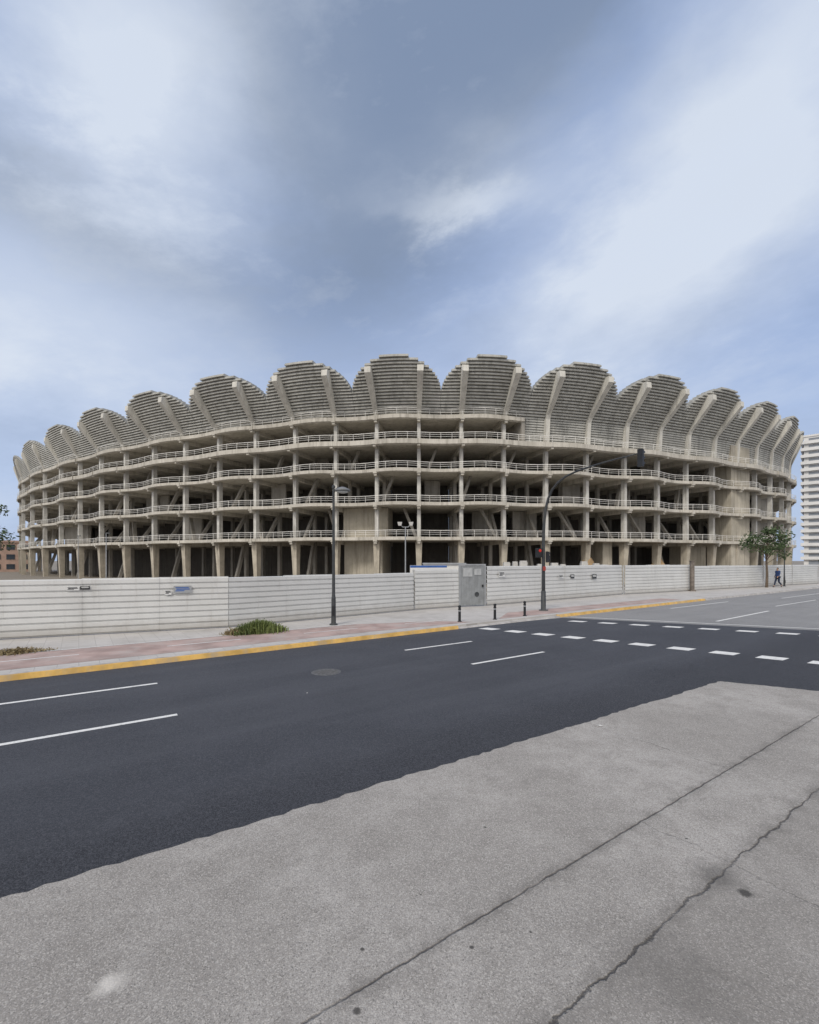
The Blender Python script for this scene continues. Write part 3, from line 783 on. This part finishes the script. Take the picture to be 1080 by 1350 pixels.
for a,c in(((.10,.27,.06),(.10,.46,.05)),((-.10,-.35,.12),(-.10,-.22,.04))):
    skin('shoe',[a,((a[0]+c[0])/2,(a[1]+c[1])/2,(a[2]+c[2])/2),c],[(0,1),(1,2)],[.05,.052,.04],M_black,pe,1)

# ------------------------------------------------------------ sky / light
w=D.worlds.new('World'); scene.world=w; w.use_nodes=True
t=NT(w.node_tree); bg=w.node_tree.nodes['Background']
g=t.node('ShaderNodeTexCoord').outputs['Generated']
nrm=t.node('ShaderNodeVectorMath',operation='NORMALIZE'); t.put(nrm.inputs[0],g); dv=nrm.outputs[0]
sx=t.node('ShaderNodeSeparateXYZ'); t.put(sx.inputs[0],dv); X,Y,Zc=sx.outputs
az0=t.m('ARCTAN2',X,Y); el0=t.m('ARCSINE',Zc)
pc=t.node('ShaderNodeCombineXYZ'); t.put(pc.inputs[0],t.m('MULTIPLY',X,1.)); t.put(pc.inputs[1],Y); t.put(pc.inputs[2],t.m('MULTIPLY',Zc,1.7))
rot=t.node('ShaderNodeMapping'); t.put(rot.inputs[0],pc.outputs[0]); rot.inputs['Rotation'].default_value=(0,.45,0)
stretch=t.scale(rot.outputs[0],(.75,.85,1.15))
nA=t.noise(stretch,2.3,8,.55,.1); nB=t.noise(stretch,5.5,9,.64,.1); nW=t.noise(pc.outputs[0],2.3,6,.6)
az=t.m('ADD',az0,t.m('MULTIPLY',t.m('SUBTRACT',nW,.5),.40)); el=t.m('ADD',el0,t.m('MULTIPLY',t.m('SUBTRACT',nA,.5),.26))
az=t.m('ADD',az,t.m('MULTIPLY',t.m('SUBTRACT',nB,.5),.16)); el=t.m('ADD',el,t.m('MULTIPLY',t.m('SUBTRACT',nB,.5),.13))
def gauss(px,py,sa,sb,ang,amp):
    a0=math.atan((px-540)/620); e0=math.atan((739-py)/620*math.cos(a0)); ca,sn=math.cos(ang),math.sin(ang)
    da=t.m('SUBTRACT',az,a0); de=t.m('SUBTRACT',el,e0)
    p=t.m('ADD',t.m('MULTIPLY',da,ca),t.m('MULTIPLY',de,sn)); q=t.m('SUBTRACT',t.m('MULTIPLY',de,ca),t.m('MULTIPLY',da,sn))
    e=t.m('ADD',t.m('POWER',t.m('ABSOLUTE',t.m('DIVIDE',p,sa)),2),t.m('POWER',t.m('ABSOLUTE',t.m('DIVIDE',q,sb)),2))
    return t.m('MULTIPLY',t.m('EXPONENT',t.m('MULTIPLY',e,-1)),amp)
def total(L):
    r=L[0]
    for x in L[1:]: r=t.m('ADD',r,x)
    return r
bright=total([gauss(190,110,.26,.18,.3,.9),gauss(20,430,.40,.14,-.1,.7),gauss(610,280,.17,.03,.0,.6),gauss(690,240,.22,.07,.1,.3),gauss(980,150,.44,.13,.8,.85),gauss(900,340,.42,.12,.2,.6),gauss(60,20,.2,.10,0,.25)])
dark=total([gauss(690,40,.42,.15,.65,1.1),gauss(60,280,.34,.07,-.25,.85),gauss(430,110,.20,.26,.5,.95),gauss(300,330,.34,.09,-.2,.4),gauss(400,-40,.6,.12,0,.5)])
far=t.m('ADD',t.m('MULTIPLY',t.m('SUBTRACT',nA,.5),1.1),t.m('MULTIPLY',t.m('SUBTRACT',nB,.5),1.2))
br=t.m('ADD',bright,t.m('MAXIMUM',far,0),clamp=True)
dk=t.m('ADD',dark,t.m('MULTIPLY',t.m('MAXIMUM',t.m('MULTIPLY',far,-1),0),.9),clamp=True)
sky=t.node('ShaderNodeTexSky',sky_type='NISHITA'); sky.sun_disc=False; sky.sun_elevation=math.radians(50); sky.sun_rotation=math.radians(210)
skc=t.mix(1.,sky.outputs[0],(.075,.075,.075),'MULTIPLY')
grad=t.sm(Zc,.10,.58)
base=t.mix(grad,(.46,.565,.78),(.28,.39,.65))
base=t.mix(.12,base,skc)
col=t.mix(t.m('MULTIPLY',dk,.8),base,(.19,.245,.345))
col=t.mix(t.m('MULTIPLY',br,.84),col,(.68,.74,.83))
back=t.m('MULTIPLY',t.sm(Y,.15,-.7),t.sm(Zc,-.02,.3))
col=t.mix(t.m('MULTIPLY',back,.8),col,(1.38,1.29,1.16))
below=t.sm(Zc,-.12,-.02)
col=t.mix(below,(.22,.21,.195),col)
t.put(bg.inputs[0],col); bg.inputs[1].default_value=1.08
sl_=D.lights.new('sun','SUN'); sl_.energy=1.75; sl_.angle=math.radians(12); sl_.color=(1,.95,.87)
so=D.objects.new('sun',sl_); COL.objects.link(so)
el_=math.radians(45); az_=math.radians(208)
dirv=Vector((math.sin(az_)*math.cos(el_),math.cos(az_)*math.cos(el_),math.sin(el_)))
so.rotation_euler=dirv.to_track_quat('Z','Y').to_euler()

cam=D.cameras.new('camera'); co_=D.objects.new('camera',cam); COL.objects.link(co_); scene.camera=co_
cam.sensor_fit='HORIZONTAL'; cam.sensor_width=36; cam.lens=36*620/1080; cam.shift_y=64/1080
cam.clip_start=.05; cam.clip_end=6000
co_.location=(0,0,2.5); co_.rotation_euler=(math.pi/2,0,0)
